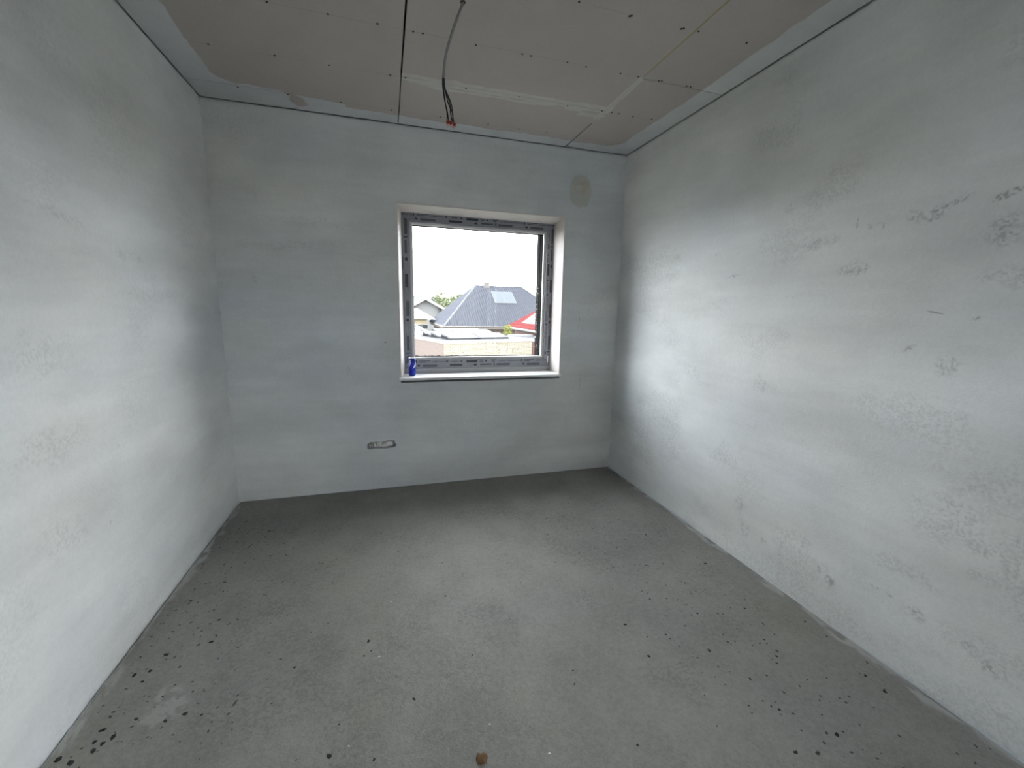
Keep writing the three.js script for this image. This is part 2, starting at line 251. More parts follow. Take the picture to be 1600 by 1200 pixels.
{
  const ceil = struct(group('ceiling'), 'ceiling of bare plasterboards with grey filler along the walls', 'ceiling');
  const panel = (pts) => { const s = new THREE.Shape(pts.map(([x, z]) => new THREE.Vector2(x, z))); const g = new THREE.ExtrudeGeometry(s, { depth: 0.0125, bevelEnabled: false }); g.rotateX(Math.PI / 2).translate(0, H + 0.0125, 0); mesh('plasterboard', planarUV(g), boardMat, ceil); };
  const q = (x0, x1, z0, z1) => [[x0, z0], [x1, z0], [x1, z1], [x0, z1]], G = 0.005, END = DEPTH - 0.005, R = W - G;
  panel(q(G, 0.520, G, 0.209));
  panel([[G, 0.2115], [0.5225, 0.2115], [0.5225, G], [1.1075, G], [1.1055, 0.6], [1.1035, 0.605], [1.1035, 2.2], [G, 2.2]]); panel(q(G, 1.1035, 2.204, END));
  panel([[1.112, G], [2.284, G], [2.287, 0.4], [2.288, 0.597], [1.1105, 0.597]]);
  panel(q(1.112, 2.286, 0.5995, 2.6)); panel(q(1.112, 2.286, 2.604, END));
  panel([[2.298, G], [R, G], [R, 0.972], [2.294, 0.972], [2.294, 0.5]]); panel(q(2.296, R, 0.976, 2.9)); panel(q(2.296, R, 2.904, END));
  const y = mesh('joint_filler', box(2.284, 2.298, H + 0.0015, H + 0.011, 0.985, END), mat(0.42, 0.34, 0.17, 0.8), ceil); y.userData.label = 'yellowish adhesive in the open board joint';
  const w = mesh('joint_filler', box(2.286, 2.296, H + 0.0008, H + 0.011, 0.42, 0.985), mat(0.55, 0.54, 0.5, 0.85), ceil); w.userData.label = 'whitish filler in the board joint';
  const sg = new THREE.CylinderGeometry(0.0045, 0.0045, 0.003, 8).translate(0, -0.0008, 0), sm = mat(0.025, 0.025, 0.028, 0.5, { metalness: 0.4 });
  const rows = { 0.19: [0.25, 0.5, 0.78, 1.063, 1.361, 1.668, 1.878, 2.071], 0.59: [0.245, 0.52, 0.762, 1.054, 1.13, 1.45, 1.75, 2.05, 2.27, 2.335, 2.384, 2.484, 2.613], 0.985: [0.3, 0.579, 0.803, 0.997, 1.145, 1.186, 1.424, 1.645, 1.689, 1.872, 1.973, 2.164, 2.264, 2.386, 2.40, 2.555, 2.579], 1.37: [0.4, 0.75, 1.05, 1.2, 1.5, 1.75, 1.979, 1.985, 2.227, 2.235, 2.306, 2.56], 1.76: [0.5, 0.9, 1.2, 1.6, 2.0, 2.25, 2.4, 2.6] };
  srand(31); for (const z in rows) for (const x of rows[z]) { const s = mesh('screw', sg, sm, ceil); s.position.set(x, H, +z + rr(-0.006, 0.006)); }
}

// ------------------------------------------------------------------ window
const white = mat(0.60, 0.605, 0.59, 0.4), black = dull(0.0035, 0.0035, 0.004, 0.9, { specularIntensity: 0.05 });
const clearGlass = new THREE.MeshPhysicalMaterial({ color: 0xffffff, transmission: 1, thickness: 0, roughness: 0, ior: 1.45 });
const filmTex = (() => {                        // grey protective film with a run of dark printed blocks
  const cv = document.createElement('canvas'); cv.width = 1024; cv.height = 128; const g = cv.getContext('2d');
  g.fillStyle = '#85878e'; g.fillRect(0, 0, 1024, 128); srand(64);
  for (let i = 0; i < 260; i++) { g.fillStyle = rnd() < 0.5 ? 'rgba(70,72,80,0.10)' : 'rgba(190,192,200,0.10)'; g.fillRect(rr(0, 1024), rr(0, 128), rr(10, 90), rr(2, 12)); }
  const tone = ['#3a3b42', '#2a2b31', '#4a4b54', '#50525b', '#33343a'];
  for (const [y, h] of [[14, 38], [68, 40]]) for (let x = rr(0, 20); x < 1000;) {   // two tracks of print: solid bars, small type, arrows and dots
    const w = rr(40, 150), k = rnd(); g.fillStyle = tone[Math.floor(rnd() * 5)];
    if (k < 0.4) g.fillRect(x, y + rr(0, 8), w, h * rr(0.45, 0.9)); else if (k < 0.65) { for (let i = x; i < x + w; i += rr(7, 12)) g.fillRect(i, y + h * 0.35, rr(3, 7), h * 0.4); } else if (k < 0.85) { g.fillRect(x, y + 2, w, h * 0.3); g.fillRect(x + 6, y + h * 0.55, w * rr(0.5, 0.9), h * 0.3); }
    x += w + rr(8, 26); g.fillStyle = tone[1];
    if (rnd() < 0.45) { g.beginPath(); g.arc(x + 6, y + h * 0.5, rr(9, 17), 0, 7); g.fill(); x += rr(26, 60); } else if (rnd() < 0.4) { g.fillRect(x, y - 4, 10, h); x += 30; }
  }
  const t = new THREE.CanvasTexture(cv); t.colorSpace = THREE.SRGBColorSpace; t.wrapS = t.wrapT = THREE.RepeatWrapping; t.anisotropy = 8; return t;
})();
const film = new THREE.MeshStandardMaterial({ map: filmTex, color: new THREE.Color().setRGB(1.0, 1.0, 1.0), roughness: 0.3 });
{
  const win = struct(group('window_1'), 'fixed white window still wearing its printed grey protective film', 'window');
  const Z = -0.21, o = { x0: 1.09, x1: 2.318, y0: 0.82, y1: 2.004 }, f = { x0: 1.18, x1: 2.252, y0: 0.928, y1: 1.94 }, gl = { x0: 1.201, x1: 2.231, y0: 0.945, y1: 1.921 };
  const bar = (name, pts, z0, z1, m, along, bevel = 0.003) => {   // mitred bar; along = 'x' or 'y' turns the print
    const s = new THREE.Shape(pts.map(([x, y]) => new THREE.Vector2(x, y)));
    const g = new THREE.ExtrudeGeometry(s, { depth: z1 - z0 - 2 * bevel, bevelEnabled: true, bevelThickness: bevel, bevelSize: bevel, bevelOffset: -bevel, bevelSegments: 2 }).translate(0, 0, z0 + bevel);
    const p = g.attributes.position, uv = g.attributes.uv, X = pts.map((v) => v[0]), Y = pts.map((v) => v[1]), x0 = Math.min(...X), x1 = Math.max(...X), y0 = Math.min(...Y), y1 = Math.max(...Y);
    for (let i = 0; i < p.count; i++) { const x = p.getX(i), y = p.getY(i); if (along === 'x') uv.setXY(i, x / 0.85, (y - y0) / (y1 - y0)); else uv.setXY(i, y / 0.85, 1 - (x - x0) / (x1 - x0)); }
    return mesh(name, g, m, win);
  };
  const ring = (name, a, b, z0, z1, m, bv) => {
    bar(name, [[a.x0, a.y1], [b.x0, b.y1], [b.x1, b.y1], [a.x1, a.y1]], z0, z1, m, 'x', bv); bar(name, [[a.x0, a.y0], [a.x1, a.y0], [b.x1, b.y0], [b.x0, b.y0]], z0, z1, m, 'x', bv);
    bar(name, [[a.x0, a.y0], [b.x0, b.y0], [b.x0, b.y1], [a.x0, a.y1]], z0, z1, m, 'y', bv); bar(name, [[a.x1, a.y0], [a.x1, a.y1], [b.x1, b.y1], [b.x1, b.y0]], z0, z1, m, 'y', bv);
  };
  const lift = { ...o, y0: 0.858 };
  ring('frame', lift, f, Z - 0.075, Z, film);
  mesh('sill_connector', rbox(o.x0, o.x1, 0.815, 0.857, Z - 0.07, Z - 0.004), mat(0.5, 0.51, 0.52, 0.5), win);
  ring('glazing_bead', f, gl, Z - 0.06, Z - 0.012, white, 0.005);
  const gi = { x0: gl.x0 + 0.004, x1: gl.x1 - 0.004, y0: gl.y0 + 0.004, y1: gl.y1 - 0.004 };
  ring('gasket', gl, gi, Z - 0.062, Z - 0.034, black, 0.001);
  mesh('pane', box(gl.x0 - 0.006, gl.x1 + 0.006, gl.y0 - 0.006, gl.y1 + 0.006, Z - 0.050, Z - 0.046), clearGlass, win);
  // outer side: dark shutter rails and sill
  mesh('shutter_rail', rbox(2.222, 2.275, 0.83, 1.99, Z - 0.145, Z - 0.08), black, win); mesh('shutter_rail', rbox(1.125, 1.178, 0.83, 1.99, Z - 0.145, Z - 0.08), black, win);
  mesh('outer_sill', rbox(1.09, 2.31, 0.79, 0.815, -0.44, Z - 0.07), mat(0.3, 0.31, 0.32, 0.4), win);
  // dried mortar splashes on the outside of the glass, and pale drops on the rail
  srand(8); const dots = [], dg = new THREE.SphereGeometry(1, 6, 4);
  for (let i = 0; i < 46; i++) { const t = rnd(), x = lerp(1.40, 1.56, rnd() * 0.6 + (1 - Math.abs(t - 0.35)) * 0.3) + rr(-0.05, 0.05), y = lerp(1.46, 1.80, t), r = rr(0.0012, 0.0038); dots.push(dg.clone().scale(r, r * rr(0.8, 1.4), 0.0006).translate(x, y, Z - 0.0505)); }
  for (let i = 0; i < 26; i++) { const x = rr(1.205, 1.62), r = rr(0.002, 0.006); dots.push(dg.clone().scale(r * 1.6, r * 0.8, 0.001).translate(x, 0.951 + rr(0, 0.003), Z - 0.051)); }
  stuff(mesh('mortar_splashes', dots, mat(0.09, 0.09, 0.085, 0.9), win)).userData.label = 'small dark dried splashes on the glass';
  const drops = []; for (let i = 0; i < 34; i++) { const r = rr(0.0015, 0.0045); drops.push(dg.clone().scale(0.0008, r * 1.4, r).translate(2.2215, rr(0.95, 1.55), Z - rr(0.085, 0.14))); }
  stuff(mesh('pale_drops', drops, mat(0.6, 0.6, 0.58, 0.8), win));
  mesh('sticker', box(2.288, 2.296, 0.885, 0.945, Z - 0.001, Z + 0.0008), mat(0.8, 0.8, 0.78, 0.6), win);
}
{ // glazed door in the right wall, beside the viewer
  const d = struct(group('window_2'), 'tall glazed door in the right wall beside the viewer', 'window'), x0 = W + 0.12, x1 = W + 0.19, { z0, z1, y0, y1 } = RW;
  mesh('stile', rbox(x0, x1, y0, y1, z0, z0 + 0.08), white, d); mesh('stile', rbox(x0, x1, y0, y1, z1 - 0.08, z1), white, d); mesh('rail', rbox(x0, x1, y1 - 0.08, y1, z0 + 0.08, z1 - 0.08), white, d); mesh('rail', rbox(x0, x1, y0, y0 + 0.1, z0 + 0.08, z1 - 0.08), white, d);
  mesh('pane', box(x0 + 0.03, x0 + 0.034, y0 + 0.095, y1 - 0.075, z0 + 0.075, z1 - 0.075), clearGlass, d);
}
{ // white-coated reveal: splayed linings left, right and above, with a thin corner bead
  const rv = struct(group('trim_4'), 'whitewashed window reveal lining around the opening', 'reveal');
  const tex = paint(0.6, 1.3, 380, (x, y, c) => { const p = smooth(0.5, 0.75, fbm(x * 9 + 3, y * 5, 4)), f = noise(x * 200, y * 200) - 0.5, v = 0.57 * (1 + 0.05 * f - 0.08 * smooth(0.55, 0.75, fbm(x * 20, y * 20 + 8, 3))); c[0] = v; c[1] = v * (0.945 - 0.045 * p); c[2] = v * (0.905 - 0.055 * p); });
  const m = new THREE.MeshStandardMaterial({ map: tex, roughness: 0.75, bumpMap: plasterBump, bumpScale: 0.001 });
  const solid = (name, P, mm) => {               // P: 4 points front (z = zf), 4 back
    const ix = [0, 1, 2, 0, 2, 3, 4, 6, 5, 4, 7, 6, 0, 4, 5, 0, 5, 1, 1, 5, 6, 1, 6, 2, 2, 6, 7, 2, 7, 3, 3, 7, 4, 3, 4, 0], pos = []; for (const i of ix) pos.push(...P[i]);
    const g = new THREE.BufferGeometry(); g.setAttribute('position', new THREE.Float32BufferAttribute(pos, 3)); g.computeVertexNormals(); planarUV(g); return mesh(name, g, mm, rv);
  };
  const zf = 0.001, zb = -0.212, e = 0.004, yb = 0.822;
  solid('lining', [[WIN.x0, yb, zf], [WIN.x0 + e, yb, zf], [WIN.x0 + e, WIN.y1, zf], [WIN.x0, WIN.y1, zf], [WIN.x0, yb, zb], [1.122, yb, zb], [1.122, WIN.y1, zb], [WIN.x0, WIN.y1, zb]], m);
  solid('lining', [[WIN.x1 - e, yb, zf], [WIN.x1, yb, zf], [WIN.x1, WIN.y1, zf], [WIN.x1 - e, WIN.y1, zf], [WIN.x1 - e, yb, zb], [WIN.x1, yb, zb], [WIN.x1, WIN.y1, zb], [WIN.x1 - e, WIN.y1, zb]], m);
  solid('lining', [[WIN.x0 + e, WIN.y1 - e, zf], [WIN.x1 - e, WIN.y1 - e, zf], [WIN.x1 - e, WIN.y1, zf], [WIN.x0 + e, WIN.y1, zf], [1.122, 1.999, zb], [WIN.x1 - e, 1.999, zb], [WIN.x1 - e, WIN.y1, zb], [1.122, WIN.y1, zb]], m);
  const bead = mat(0.72, 0.71, 0.68, 0.6);
  mesh('corner_bead', rbox(WIN.x0 - 0.006, WIN.x0 + 0.002, yb, WIN.y1 + 0.006, 0, 0.0022, 0.001), bead, rv); mesh('corner_bead', rbox(WIN.x1 - 0.002, WIN.x1 + 0.006, yb, WIN.y1 + 0.006, 0, 0.0022, 0.001), bead, rv); mesh('corner_bead', rbox(WIN.x0 - 0.006, WIN.x1 + 0.006, WIN.y1 - 0.002, WIN.y1 + 0.006, 0, 0.0024, 0.001), bead, rv);
}
struct(mesh('trim_5', rbox(1.074, 2.322, 0.802, 0.822, -0.21, 0.024, 0.003), mat(0.80, 0.81, 0.80, 0.28)), 'white stone window sill with a slim front edge', 'window sill');

// ------------------------------------------------------------------ drink can on the sill
{
  const can = tag(group('drink_can', 1.171, 0.822, -0.098), 'slim blue and silver drink can on the window sill', 'can');
  const cv = document.createElement('canvas'); cv.width = 512; cv.height = 512; const g = cv.getContext('2d');
  g.fillStyle = '#1426a0'; g.fillRect(0, 0, 512, 512);
  for (const o of [-256, 0, 256]) {             // silver fields meeting the blue in slanting edges
    g.fillStyle = '#c9d0dc'; g.beginPath(); g.moveTo(o + 236, 300); g.lineTo(o + 330, 110); g.lineTo(o + 372, 110); g.lineTo(o + 372, 210); g.closePath(); g.fill();
    g.fillStyle = '#aab4cc'; g.beginPath(); g.moveTo(o + 150, 40); g.lineTo(o + 205, 40); g.lineTo(o + 205, 150); g.lineTo(o + 165, 250); g.lineTo(o + 140, 250); g.closePath(); g.fill();
    g.fillStyle = '#0b1670'; g.fillRect(o + 215, 36, 130, 60);
    g.fillStyle = '#5f78d8'; g.fillRect(o + 285, 400, 46, 30);
  }
  const t = new THREE.CanvasTexture(cv); t.colorSpace = THREE.SRGBColorSpace; t.wrapS = THREE.RepeatWrapping;
  const prof = [[0.019, 0], [0.0215, 0.002], [0.0262, 0.010], [0.0265, 0.016], [0.0265, 0.112], [0.0255, 0.119], [0.0235, 0.127], [0.0232, 0.130]].map(([a, b]) => new THREE.Vector2(a, b));
  const lg = new THREE.LatheGeometry(prof, 40); const uv = lg.attributes.uv, p = lg.attributes.position; for (let i = 0; i < p.count; i++) uv.setY(i, p.getY(i) / 0.130);
  mesh('body', lg.rotateY(Math.PI + 0.25), new THREE.MeshStandardMaterial({ map: t, roughness: 0.3, metalness: 0.35 }), can);
  const alu = mat(0.75, 0.76, 0.78, 0.3, { metalness: 0.9 });
  mesh('lid', new THREE.LatheGeometry([[0.0001, 0.128], [0.020, 0.128], [0.0215, 0.1285], [0.0225, 0.1335], [0.0238, 0.134], [0.0238, 0.1325], [0.0232, 0.129]].map(([a, b]) => new THREE.Vector2(a, b)), 40), alu, can);
  mesh('pull_tab', new RoundedBoxGeometry(0.012, 0.0015, 0.022, 2, 0.0006).translate(0, 0.1300, 0.003), alu, can);
}

// ------------------------------------------------------------------ cable hanging from the ceiling
{
  const A = new THREE.Vector3(1.317, H, 1.23), cab = tag(group('ceiling_cable', A.x, A.y, A.z), 'grey cable hanging from the ceiling with bare dark wires and red connectors', 'cable');
  const tube = (pts, r, n = 40) => new THREE.TubeGeometry(new THREE.CatmullRomCurve3(pts.map((q) => new THREE.Vector3(...q))), n, r, 8);
  // x to the right along the window wall; the cable sags a little to the left
  const sheath = [[0.004, 0.03, 0], [0.003, 0.0, 0], [-0.016, -0.05, 0.002], [-0.038, -0.11, 0.004], [-0.058, -0.17, 0.004], [-0.071, -0.23, 0.003], [-0.0755, -0.283, 0.002]];
  mesh('sheath', tube(sheath, 0.0052), mat(0.30, 0.30, 0.29, 0.55), cab);
  const dark = [[0.015, 0.015, 0.016], [0.03, 0.022, 0.018], [0.02, 0.02, 0.03], [0.035, 0.035, 0.03], [0.012, 0.012, 0.013]];
  const ends = [[-0.057, -0.435, 0.006], [-0.061, -0.438, -0.004], [-0.043, -0.432, 0.005], [-0.034, -0.437, -0.003], [-0.040, -0.432, -0.006]];
  ends.forEach((e, i) => mesh('wire', tube([[-0.0755 + (i - 2) * 0.0014, -0.275, 0.002], [-0.0745 + (i - 2) * 0.002, -0.31, 0.002 + (i % 2) * 0.002], [lerp(-0.074, e[0], [0.25, 0.5, 0.75, 0.75, 0.55][i]), -0.37, e[2] * 0.6], [lerp(-0.07, e[0], [0.7, 0.95, 0.8, 0.85, 1.1][i]), -0.405, e[2]], e], 0.0021, 28), mat(...dark[i], 0.5), cab));
  const red = mat(0.32, 0.035, 0.02, 0.35), clear = mat(0.75, 0.55, 0.48, 0.2);
  [[-0.047, -0.440, 0.0], [-0.059, -0.442, 0.002], [-0.033, -0.446, 0.0]].forEach(([x, y, z], i) => {
    const c = mesh('connector', new RoundedBoxGeometry(0.0115, 0.013, 0.010, 2, 0.0015).rotateZ([0.5, 0.15, -0.3][i]).translate(x, y, z), red, cab);
    mesh('connector_cap', new RoundedBoxGeometry(0.0105, 0.006, 0.009, 2, 0.0012).rotateZ([0.5, 0.15, -0.3][i]).translate(x + [0.005, 0.001, -0.003][i], y - 0.009, z), clear, c);
  });
  const ring = mesh('cable_hole', new THREE.TorusGeometry(0.008, 0.0028, 8, 20).rotateX(Math.PI / 2).translate(0.003, -0.001, 0), mat(0.12, 0.07, 0.045, 0.8), cab); ring.userData.label = 'brownish torn rim of the hole in the board';
}

// ------------------------------------------------------------------ crumbs on the floor
{
  srand(404);
  const lump = (r, flat, s) => { let g = new THREE.IcosahedronGeometry(1, 1); g.deleteAttribute('uv'); g.deleteAttribute('normal'); g = mergeVertices(g); const p = g.attributes.position;
    for (let i = 0; i < p.count; i++) { const k = 0.45 + 1.1 * noise(p.getX(i) * 2.3 + s * 7, p.getY(i) * 2.3 + p.getZ(i) * 3 + s); p.setXYZ(i, p.getX(i) * k * r, Math.max(-0.2, p.getY(i) * k) * r * flat, p.getZ(i) * k * r); }
    g.computeVertexNormals(); g.computeBoundingBox(); g.translate(0, -g.boundingBox.min.y, 0); return g; };
  const kinds = [0, 1, 2, 3].map((s) => lump(1, 0.5, s)), bm = mat(0.018, 0.018, 0.018, 0.85);
  for (const [x, z] of crumbs) {
    const c = mesh('mortar_crumb', kinds[Math.floor(rnd() * 4)], bm), r = rr(0.0028, 0.0058) * (x < 0.17 && z > 1.66 ? 1.3 : 1); c.position.set(x, 0.0002, z); c.scale.set(r * rr(1, 1.8), r * 0.6, r); c.rotation.y = rr(0, 6.28);
    tag(c, ...(x < 0.4 ? ['black crumb on the floor along the left wall', 'crumb', 'black crumbs along the left wall'] : x > 1.9 ? ['black crumb on the floor along the right wall', 'crumb', 'black crumbs along the right wall'] : ['black crumb lying in the open middle of the floor', 'crumb', 'black crumbs in the middle of the floor']));
  }
  const b = mesh('brown_crumb', lump(0.014, 0.6, 9), mat(0.16, 0.09, 0.04, 0.85)); b.position.set(1.228, 0.0002, 2.079); tag(b, 'brown crumb on the floor at the bottom middle of the picture', 'crumb');
  const wm = mat(0.75, 0.75, 0.72, 0.7);
  for (const [x, z] of [[0.929, 1.607], [0.977, 1.299], [0.845, 1.934], [1.273, 1.981], [1.426, 2.118]]) { const c = mesh('plaster_chip', kinds[1], wm); c.position.set(x, 0.0002, z); c.scale.set(rr(0.0025, 0.0045), 0.0015, 0.0022); c.rotation.y = rr(0, 3); tag(c, 'tiny white plaster chip on the screed floor', 'chip', 'white chips on the floor'); }
}

// ------------------------------------------------------------------ outside: positions are metres right of, above and in front of the eye
const E = (x, y, d) => new THREE.Vector3(EYE[0] + x, EYE[1] + y, EYE[2] - d);
const GR = -4.5;                                // ground, below the eye
const slate = dull(0.042, 0.045, 0.054, 0.7), slateCap = dull(0.034, 0.036, 0.04, 0.7), glassPanel = mat(0.042, 0.055, 0.067, 0.12), alu2 = mat(0.147, 0.151, 0.155, 0.4), redTile = dull(0.085, 0.018, 0.018, 0.7), dirtyWhite = mat(0.126, 0.126, 0.122, 0.8), cream = dull(0.165, 0.155, 0.125), creamMortar = dull(0.085, 0.068, 0.042), darkGlass = mat(0.008, 0.011, 0.013, 0.15), brown = mat(0.046, 0.032, 0.023, 0.85), redBrick = mat(0.088, 0.023, 0.019, 0.85), greyFelt = dull(0.036, 0.037, 0.040), trimWhite = mat(0.134, 0.134, 0.130, 0.6);
struct(mesh('ground', new THREE.PlaneGeometry(300, 300).rotateX(-Math.PI / 2).translate(EYE[0], EYE[1] + GR, EYE[2] - 80), mat(0.038, 0.042, 0.029, 0.95)), 'ground between the houses', 'ground');
const quadGeo = (...P) => { const g = new THREE.BufferGeometry(), pos = []; for (const i of P.length === 4 ? [0, 1, 2, 0, 2, 3] : [0, 1, 2]) pos.push(P[i].x, P[i].y, P[i].z); g.setAttribute('position', new THREE.Float32BufferAttribute(pos, 3)); g.computeVertexNormals(); return planarUV(g); };
const strip = (g) => { const n = g.index ? g.toNonIndexed() : g.clone(); n.deleteAttribute('uv'); return n; };
// wavy tiles over a face: eave from a to b, top edge from c (above a) to d (above b)
function tiles(a, b, c, d, tw = 0.3, course = 0.36, wave = 0.18) {
  const u = b.clone().sub(a), len = u.length(); u.divideScalar(len);
  const up = c.clone().sub(a); const cx = up.dot(u); const v = up.clone().addScaledVector(u, -cx); const sl = v.length(); v.divideScalar(sl); const n = u.clone().cross(v); if (n.y < 0) n.negate();
  const dx = d.clone().sub(a).dot(u), rows = Math.round(sl / course), cols = Math.ceil(len / tw), pos = [], idx = [], S = 6, q = new THREE.Vector3();
  for (let r = 0; r < rows; r++) {
    const s0 = r / rows * sl, s1 = (r + 1) / rows * sl;
    for (const pair of [[[s0, -0.02], [s0, 0.016]], [[s0, 0.016], [s1, 0.0]]]) {   // the tile's front lip, then its back
      const base = pos.length / 3, R = cols * S + 1;
      for (const [s, lift] of pair) for (let k = 0; k <= cols * S; k++) {
        const x = clamp(k / S * tw, cx * s / sl, lerp(len, dx, s / sl)), h = (lift < 0 ? 0 : wave * (0.5 + 0.5 * Math.cos(x / tw * Math.PI * 2)) ** 1.5) + lift;
        q.copy(a).addScaledVector(u, x).addScaledVector(v, s).addScaledVector(n, h); pos.push(q.x, q.y, q.z);
      }
      for (let k = 0; k < cols * S; k++) idx.push(base + k, base + k + 1, base + R + k + 1, base + k, base + R + k + 1, base + R + k);
    }
  }
  const g = new THREE.BufferGeometry(); g.setAttribute('position', new THREE.Float32BufferAttribute(pos, 3)); g.setIndex(idx); g.computeVertexNormals(); return g;
}
const capLine = (a, b, r, step = 0.4) => { const out = [], d = b.clone().sub(a), L = d.length(), n = Math.max(1, Math.round(L / step)), qn = new THREE.Quaternion().setFromUnitVectors(new THREE.Vector3(0, 1, 0), d.clone().normalize()); for (let i = 0; i < n; i++) out.push(strip(new THREE.CylinderGeometry(r * 0.85, r, L / n * 1.05, 7)).applyQuaternion(qn).translate(...a.clone().lerp(b, (i + 0.5) / n).toArray())); return out; };
const beam = (a, b, r) => capLine(a, b, r, 1e9);
const oriented = (g, o, u) => g.applyMatrix4(new THREE.Matrix4().makeBasis(u, new THREE.Vector3(0, 1, 0), u.clone().cross(new THREE.Vector3(0, 1, 0))).setPosition(o));

{ // big hipped house
  const h = tag(group('hipped_house'), 'house with a large grey hipped tile roof, chimney and two roof panels', 'house');
  const x0 = 6.6, x1 = 24.3, d0 = 50.5, d1 = 67.7, ye = -2.0, yr = 3.25, dr = 59.1, ra = 12.1, rb = 18.8;
  const FL = E(x0, ye, d0), FR = E(x1, ye, d0), BL = E(x0, ye, d1), BR = E(x1, ye, d1), RL = E(ra, yr, dr), RR = E(rb, yr, dr);
  const w0 = E(x0 + 0.6, GR, d1 - 0.6), w1 = E(x1 - 0.6, ye - 0.05, d0 + 0.6);
  mesh('wall', box(w0.x, w1.x, w0.y, w1.y, w0.z, w1.z), brown, h);
  mesh('eaves_board', [[FL, FR], [FL, BL]].map(([p, q]) => { const m = p.clone().lerp(q, 0.5), L = p.distanceTo(q), alongX = Math.abs(p.x - q.x) > 1; return box(m.x - (alongX ? L / 2 : 0.06), m.x + (alongX ? L / 2 : 0.06), m.y - 0.28, m.y - 0.06, m.z - (alongX ? 0.06 : L / 2), m.z + (alongX ? 0.06 : L / 2)); }), mat(0.071, 0.059, 0.046, 0.6), h);
  stuff(mesh('roof_tiles', tiles(FL, FR, RL, RR), slate, h)); stuff(mesh('roof_tiles', tiles(BL, FL, RL, RL), slate, h)); stuff(mesh('roof_tiles', tiles(FR, BR, RR, RR), slate, h)); stuff(mesh('roof_tiles', tiles(BR, BL, RR, RL), slate, h));
  stuff(mesh('hip_tiles', capLine(FL, RL, 0.17), dull(0.08, 0.082, 0.088, 0.7), h)); stuff(mesh('hip_tiles', capLine(FR, RR, 0.15), slateCap, h)); stuff(mesh('ridge_tiles', capLine(RL, RR, 0.15), slateCap, h));
  const gm = mat(0.092, 0.080, 0.067, 0.4, { metalness: 0.3 });
  mesh('gutter', [...beam(E(x0 - 0.05, ye - 0.02, d0 - 0.12), E(x1, ye - 0.02, d0 - 0.12), 0.09)], gm, h); mesh('gutter', beam(E(x0 - 0.12, ye - 0.02, d0), E(x0 - 0.12, ye - 0.02, d1), 0.09), gm, h);
  const c0 = E(13.25, 1.5, 59.0), ch = mesh('chimney', box(c0.x, c0.x + 0.75, c0.y, c0.y + 2.2, c0.z - 0.1, c0.z + 0.5), mat(0.059, 0.055, 0.052, 0.8), h); 
  mesh('chimney_cap', box(c0.x - 0.06, c0.x + 0.81, c0.y + 2.2, c0.y + 2.3, c0.z - 0.16, c0.z + 0.56), mat(0.076, 0.076, 0.076, 0.8), ch);
  mesh('weather_cowl', [...beam(new THREE.Vector3(c0.x + 0.3, c0.y + 2.3, c0.z + 0.2), new THREE.Vector3(c0.x + 0.3, c0.y + 2.62, c0.z + 0.2), 0.07), strip(new THREE.ConeGeometry(0.22, 0.18, 10)).translate(c0.x + 0.3, c0.y + 2.74, c0.z + 0.2)], alu2, ch);
  // two flush roof panels, standing 12 cm proud of the tiles
  const sl = Math.atan2(yr - ye, dr - d0);
  for (const k of [0, 1]) {
    const p = new THREE.Group(); p.name = 'roof_panel'; const c = E(13.93 + 0.75 + k * 1.53, 1.62, 56.36); p.position.copy(c); p.rotation.x = sl; h.add(p);
    mesh('panel_frame', rbox(-0.75, 0.75, 0.06, 0.16, -1.52, 1.52, 0.02), dull(0.075, 0.077, 0.08, 0.6), p); mesh('panel_glass', box(-0.68, 0.68, 0.161, 0.168, -1.45, 1.45), dull(0.043, 0.05, 0.055, 0.6), p);
  }
}
const u17 = new THREE.Vector3(0.957, 0, -0.29).normalize();   // the cream garage stands at a slant
